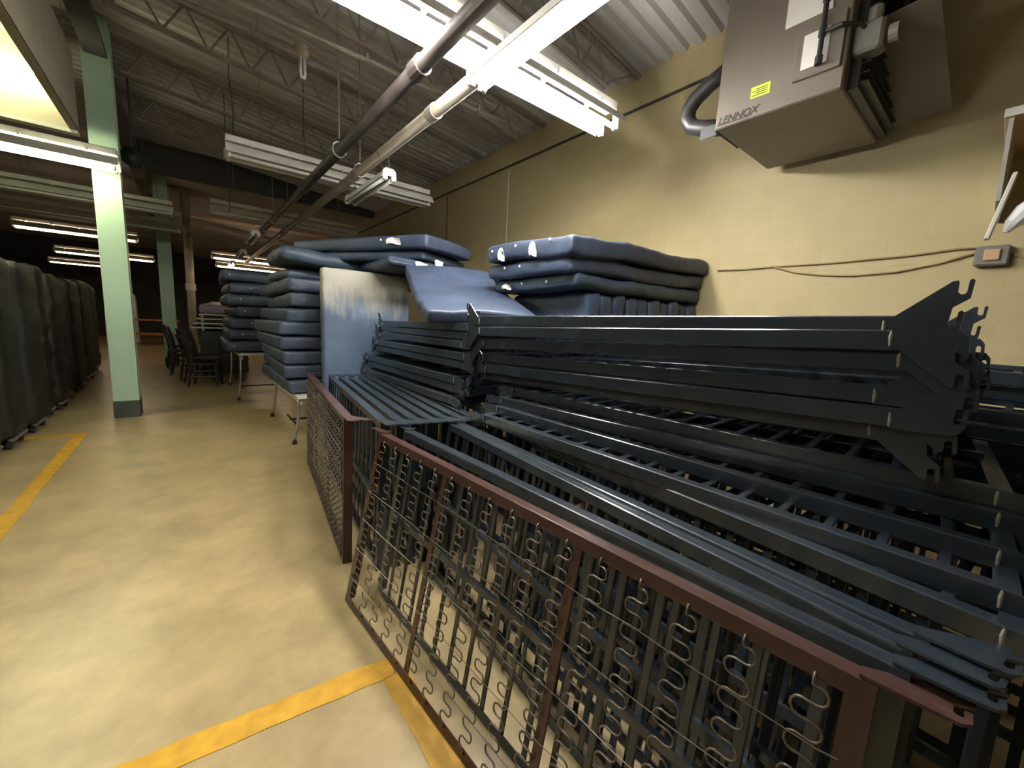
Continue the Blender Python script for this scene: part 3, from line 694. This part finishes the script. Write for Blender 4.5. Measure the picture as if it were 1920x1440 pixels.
# brown spring frames
def spring_curve(n, amp, pitch, y0):
    pts = []
    L = FW - 2*y0; N = n*14
    for i in range(N+1):
        s = i/N; a = s*n*2*math.pi
        yy = y0 + L*s + -math.sin(2*a)*pitch*.10
        pts.append((math.sin(a)*amp, yy, -.006))
    pts = [(0.0, y0-.022, -.001), (0, y0-.012, -.007)] + pts + [(0, FW-y0+.012, -.007), (0, FW-y0+.022, -.001)]
    return pts
spring_me = MB().tube(spring_curve(12, .027, .066, .05), .0029, 5).mesh('sinuous_spring', True)
spring_fine_me = MB().tube(spring_curve(20, .024, .04, .05), .0026, 4).mesh('sinuous_spring', True)
def brown_frame(label, near_b, far_b, lean, ns, me, ties):
    t = stand_frame(label, near_b, far_b, lean, 'brown', None, nslat=0)
    me.materials.append(M['wire'])
    for i in range(ns):
        o = D.objects.new('sinuous_spring', me); COL.objects.link(o); o.parent = t; o.location.x = FL*(i+.7)/(ns+.4)
    for k in range(ties):
        yy = FW*(k+1)/(ties+1)
        obj('tie_wire', MB().tube([(.03, yy, -.009)] + [(FL*(i+.5)/ns, yy + random.uniform(-.006, .006), -.009) for i in range(ns)] + [(FL-.03, yy, -.009)], .0016, 4), M['wire'], t)
    for x in (.33, .68):
        obj('cross_strap', MB().cbox((FL*x-.016, .03, .004), (FL*x+.016, FW-.03, .012), .002), M['brown'], t)
    for k in range(5):
        yy = FW*(k+.9)/5.6
        pts = [(FL-.005 - .075*j/48, yy + .009*math.cos(j*.9), .004 + .009*math.sin(j*.9)) for j in range(49)]
        obj('end_coil', MB().tube(pts, .0018, 4), M['wire'], t)
    return t
brown_frame('near brown bunk frame with wavy springs leaning on the black frames', (.705, .045, 0), (.560, 1.96, 0), math.asin(.185/FW), 16, spring_me, 5)
brown_frame('far brown bunk frame with dense springs standing by the aisle', (.645, 2.30, 0), (.86, 4.22, 0), R(1.0), 26, spring_fine_me, 8)

# ============================================================ CHAIRS
def chair(label, x, y, z, rz, group='black wooden chairs in stacks'):
    t = thing('side_chair', label, 'chair', Matrix.Translation((x, y, z)) @ Matrix.Rotation(rz, 4, 'Z'), group); m = M['chair']
    obj('seat', MB().cbox((-.21, -.21, .42), (.21, .21, .46), .012), m, t)
    for sx in (-1, 1):
        obj('leg', MB().tube([(sx*.18, -.18, .42), (sx*.19, -.20, 0)], [.02, .015], 6), m, t)
        obj('leg', MB().tube([(sx*.18, .19, .42), (sx*.19, .26, 0)], [.022, .016], 6), m, t)
        obj('back_post', MB().tube([(sx*.18, .19, .44), (sx*.185, .22, .7), (sx*.18, .29, .96)], .02, 6), m, t)
    for z_ in (.62, .76, .9):
        obj('back_rail', MB().box((-.18, .2+(z_-.6)*.2, z_-.03), (.18, .225+(z_-.6)*.2, z_+.03)), m, t)
    obj('stretcher', MB().tube([(-.19, -.19, .2), (-.19, .22, .2)], .011, 6).tube([(.19, -.19, .2), (.19, .22, .2)], .011, 6), m, t)
spots = [(-.18, 12.9, R(95), 'far end of the chair row'), (-.08, 11.6, R(85), 'middle of the chair row'), (.12, 10.5, R(100), 'chair row next to the front chair'), (.25, 9.75, R(75), 'front of the chair row')]
for (x, y, rz, wh) in spots:
    chair('lower black chair at the ' + wh, x, y, 0, rz)
    chair('upper black chair stacked at the ' + wh, x + .01, y + .02, .11, rz + .03)
chair('black chair beside the front of the chair row near the far table', .62, 10.35, 0, R(190))

# ============================================================ DARK FABRIC COVERED ROLLAWAY BEDS, LEFT
def rollaway(label, x1, y0, th, h, wd, seed, tilt=0.0, cover='olive'):
    t = thing('rollaway_bed', label, 'folded bed', Matrix.Translation((x1-wd/2, y0 + th/2, 0)) @ Matrix.Rotation(tilt, 4, 'Y'), 'folded beds along the left')
    me = mattress_mesh(h-.16, wd, th, seed, r=min(.09, th*.4), wob=.02, wrinkle=.02)
    me.transform(basis(Vector((0, 0, .1+(h-.16)/2)), Vector((0, 0, 1)), Vector((1, 0, 0)), Vector((0, 1, 0))))
    obj('cover', me, M[cover], t)
    obj('base_frame', MB().tube([(-wd/2+.04, 0, .1), (wd/2-.02, 0, .1)], .018, 6).tube([(wd/2-.02, -th*.4, .1), (wd/2-.02, th*.4, .1)], .018, 6), M['galv'], t)
    for s in (-1, 1):
        for e in (-1, 1):
            xx, yy = s*(wd/2-.05), e*th*.32
            w_ = obj('caster', MB().tube([(xx-.012, yy, .04), (xx+.012, yy, .04)], .04, 12), M['rubber'], t)
            obj('caster_fork', MB().tube([(xx, yy, .06), (xx, yy, .12)], .011, 6), M['chrome'], w_)
rl = [(-1.43, 4.9, .42, 1.93, 1), (-1.40, 5.45, .36, 1.2, 2), (-1.38, 5.95, .55, 1.93, 3), (-1.36, 6.62, .62, 1.92, 4), (-1.40, 7.5, .30, 1.96, 5), (-1.38, 7.95, .55, 1.9, 1), (-1.45, 8.75, .4, 1.86, 2), (-1.45, 9.5, .8, 1.9, 3), (-1.5, 10.7, 1.0, 1.95, 4), (-1.6, 12.2, .9, 1.9, 5)]
wd_ = ['nearest the camera', 'low one between two tall ones', 'third from the camera', 'widest near one beside the floor stripe', 'narrow one beside the near column', 'sixth from the camera', 'seventh from the camera', 'eighth from the camera', 'ninth from the camera', 'farthest from the camera']
for (x, y, th, h, s), wdn in zip(rl, wd_):
    rollaway('dark covered folded bed along the left, ' + wdn, x, y, th, h, 1.0, s)

# ============================================================ FAR BACKGROUND THINGS
t = thing('wooden_table', 'orange wooden table far down the aisle', 'table', (-1.75, 21.0, 0))
obj('table_top', MB().cbox((0, 0, .95), (1.5, .7, 1.02), .01), M['wood'], t)
for x in (.06, 1.36):
    for y in (.06, .58): obj('leg', MB().tube([(x+.04, y+.03, .95), (x+.04, y+.03, 0)], .05, 6), M['wood'], t)
obj('stretcher', MB().box((.1, .05, .4), (1.4, .09, .5)), M['wood'], t)
t = thing('covered_rack', 'pale cloth draped rack standing behind the wooden table', 'rack', (-2.1, 23.0, 0))
obj('cloth', MB().prism([(-.5, 0), (.5, 0), (.46, 1.9), (.2, 2.3), (-.2, 2.35), (-.46, 2.0)], 0, .5, 'xz'), M['dusty'], t)
for k in range(4):
    t = thing('folded_table', ('lowest', 'second lowest', 'third lowest', 'topmost')[k] + ' folded table with white edge stacked behind the far mattresses', 'table', (.42, 11.6, 1.05 + .10*k), 'folded tables behind the far mattresses')
    obj('table_top', MB().cbox((-.35 + .05*k, 0, 0), (.75, 1.6, .035), .006), M['dark'], t)
    obj('edge_band', MB().box((-.36 + .05*k, -.012, .002), (.76, -.0, .033)), M['white'], t)
    obj('folded_leg', MB().tube([(-.15, .1, -.03), (-.15, 1.4, -.03)], .03, 6).tube([(.6, .1, -.03), (.6, 1.4, -.03)], .03, 6), M['chrome'], t)
t = thing('storage_crate', 'dark crate carrying the stack of folded tables', 'crate', (.42, 11.6, 0))
obj('body', MB().cbox((-.2, .1, 0), (.7, 1.5, .99), .01), M['dark'], t)
for z in (.3, .6): obj('band', MB().box((-.21, .09, z), (.71, 1.51, z+.05)), M['girder'], t)
mattress('lavender mattress end jutting above the folded tables', lie(.75, 12.4, 1.54, R(80), 0, R(-4)), M['lav'], L=1.6, W=.8, T=.2, seed=3)
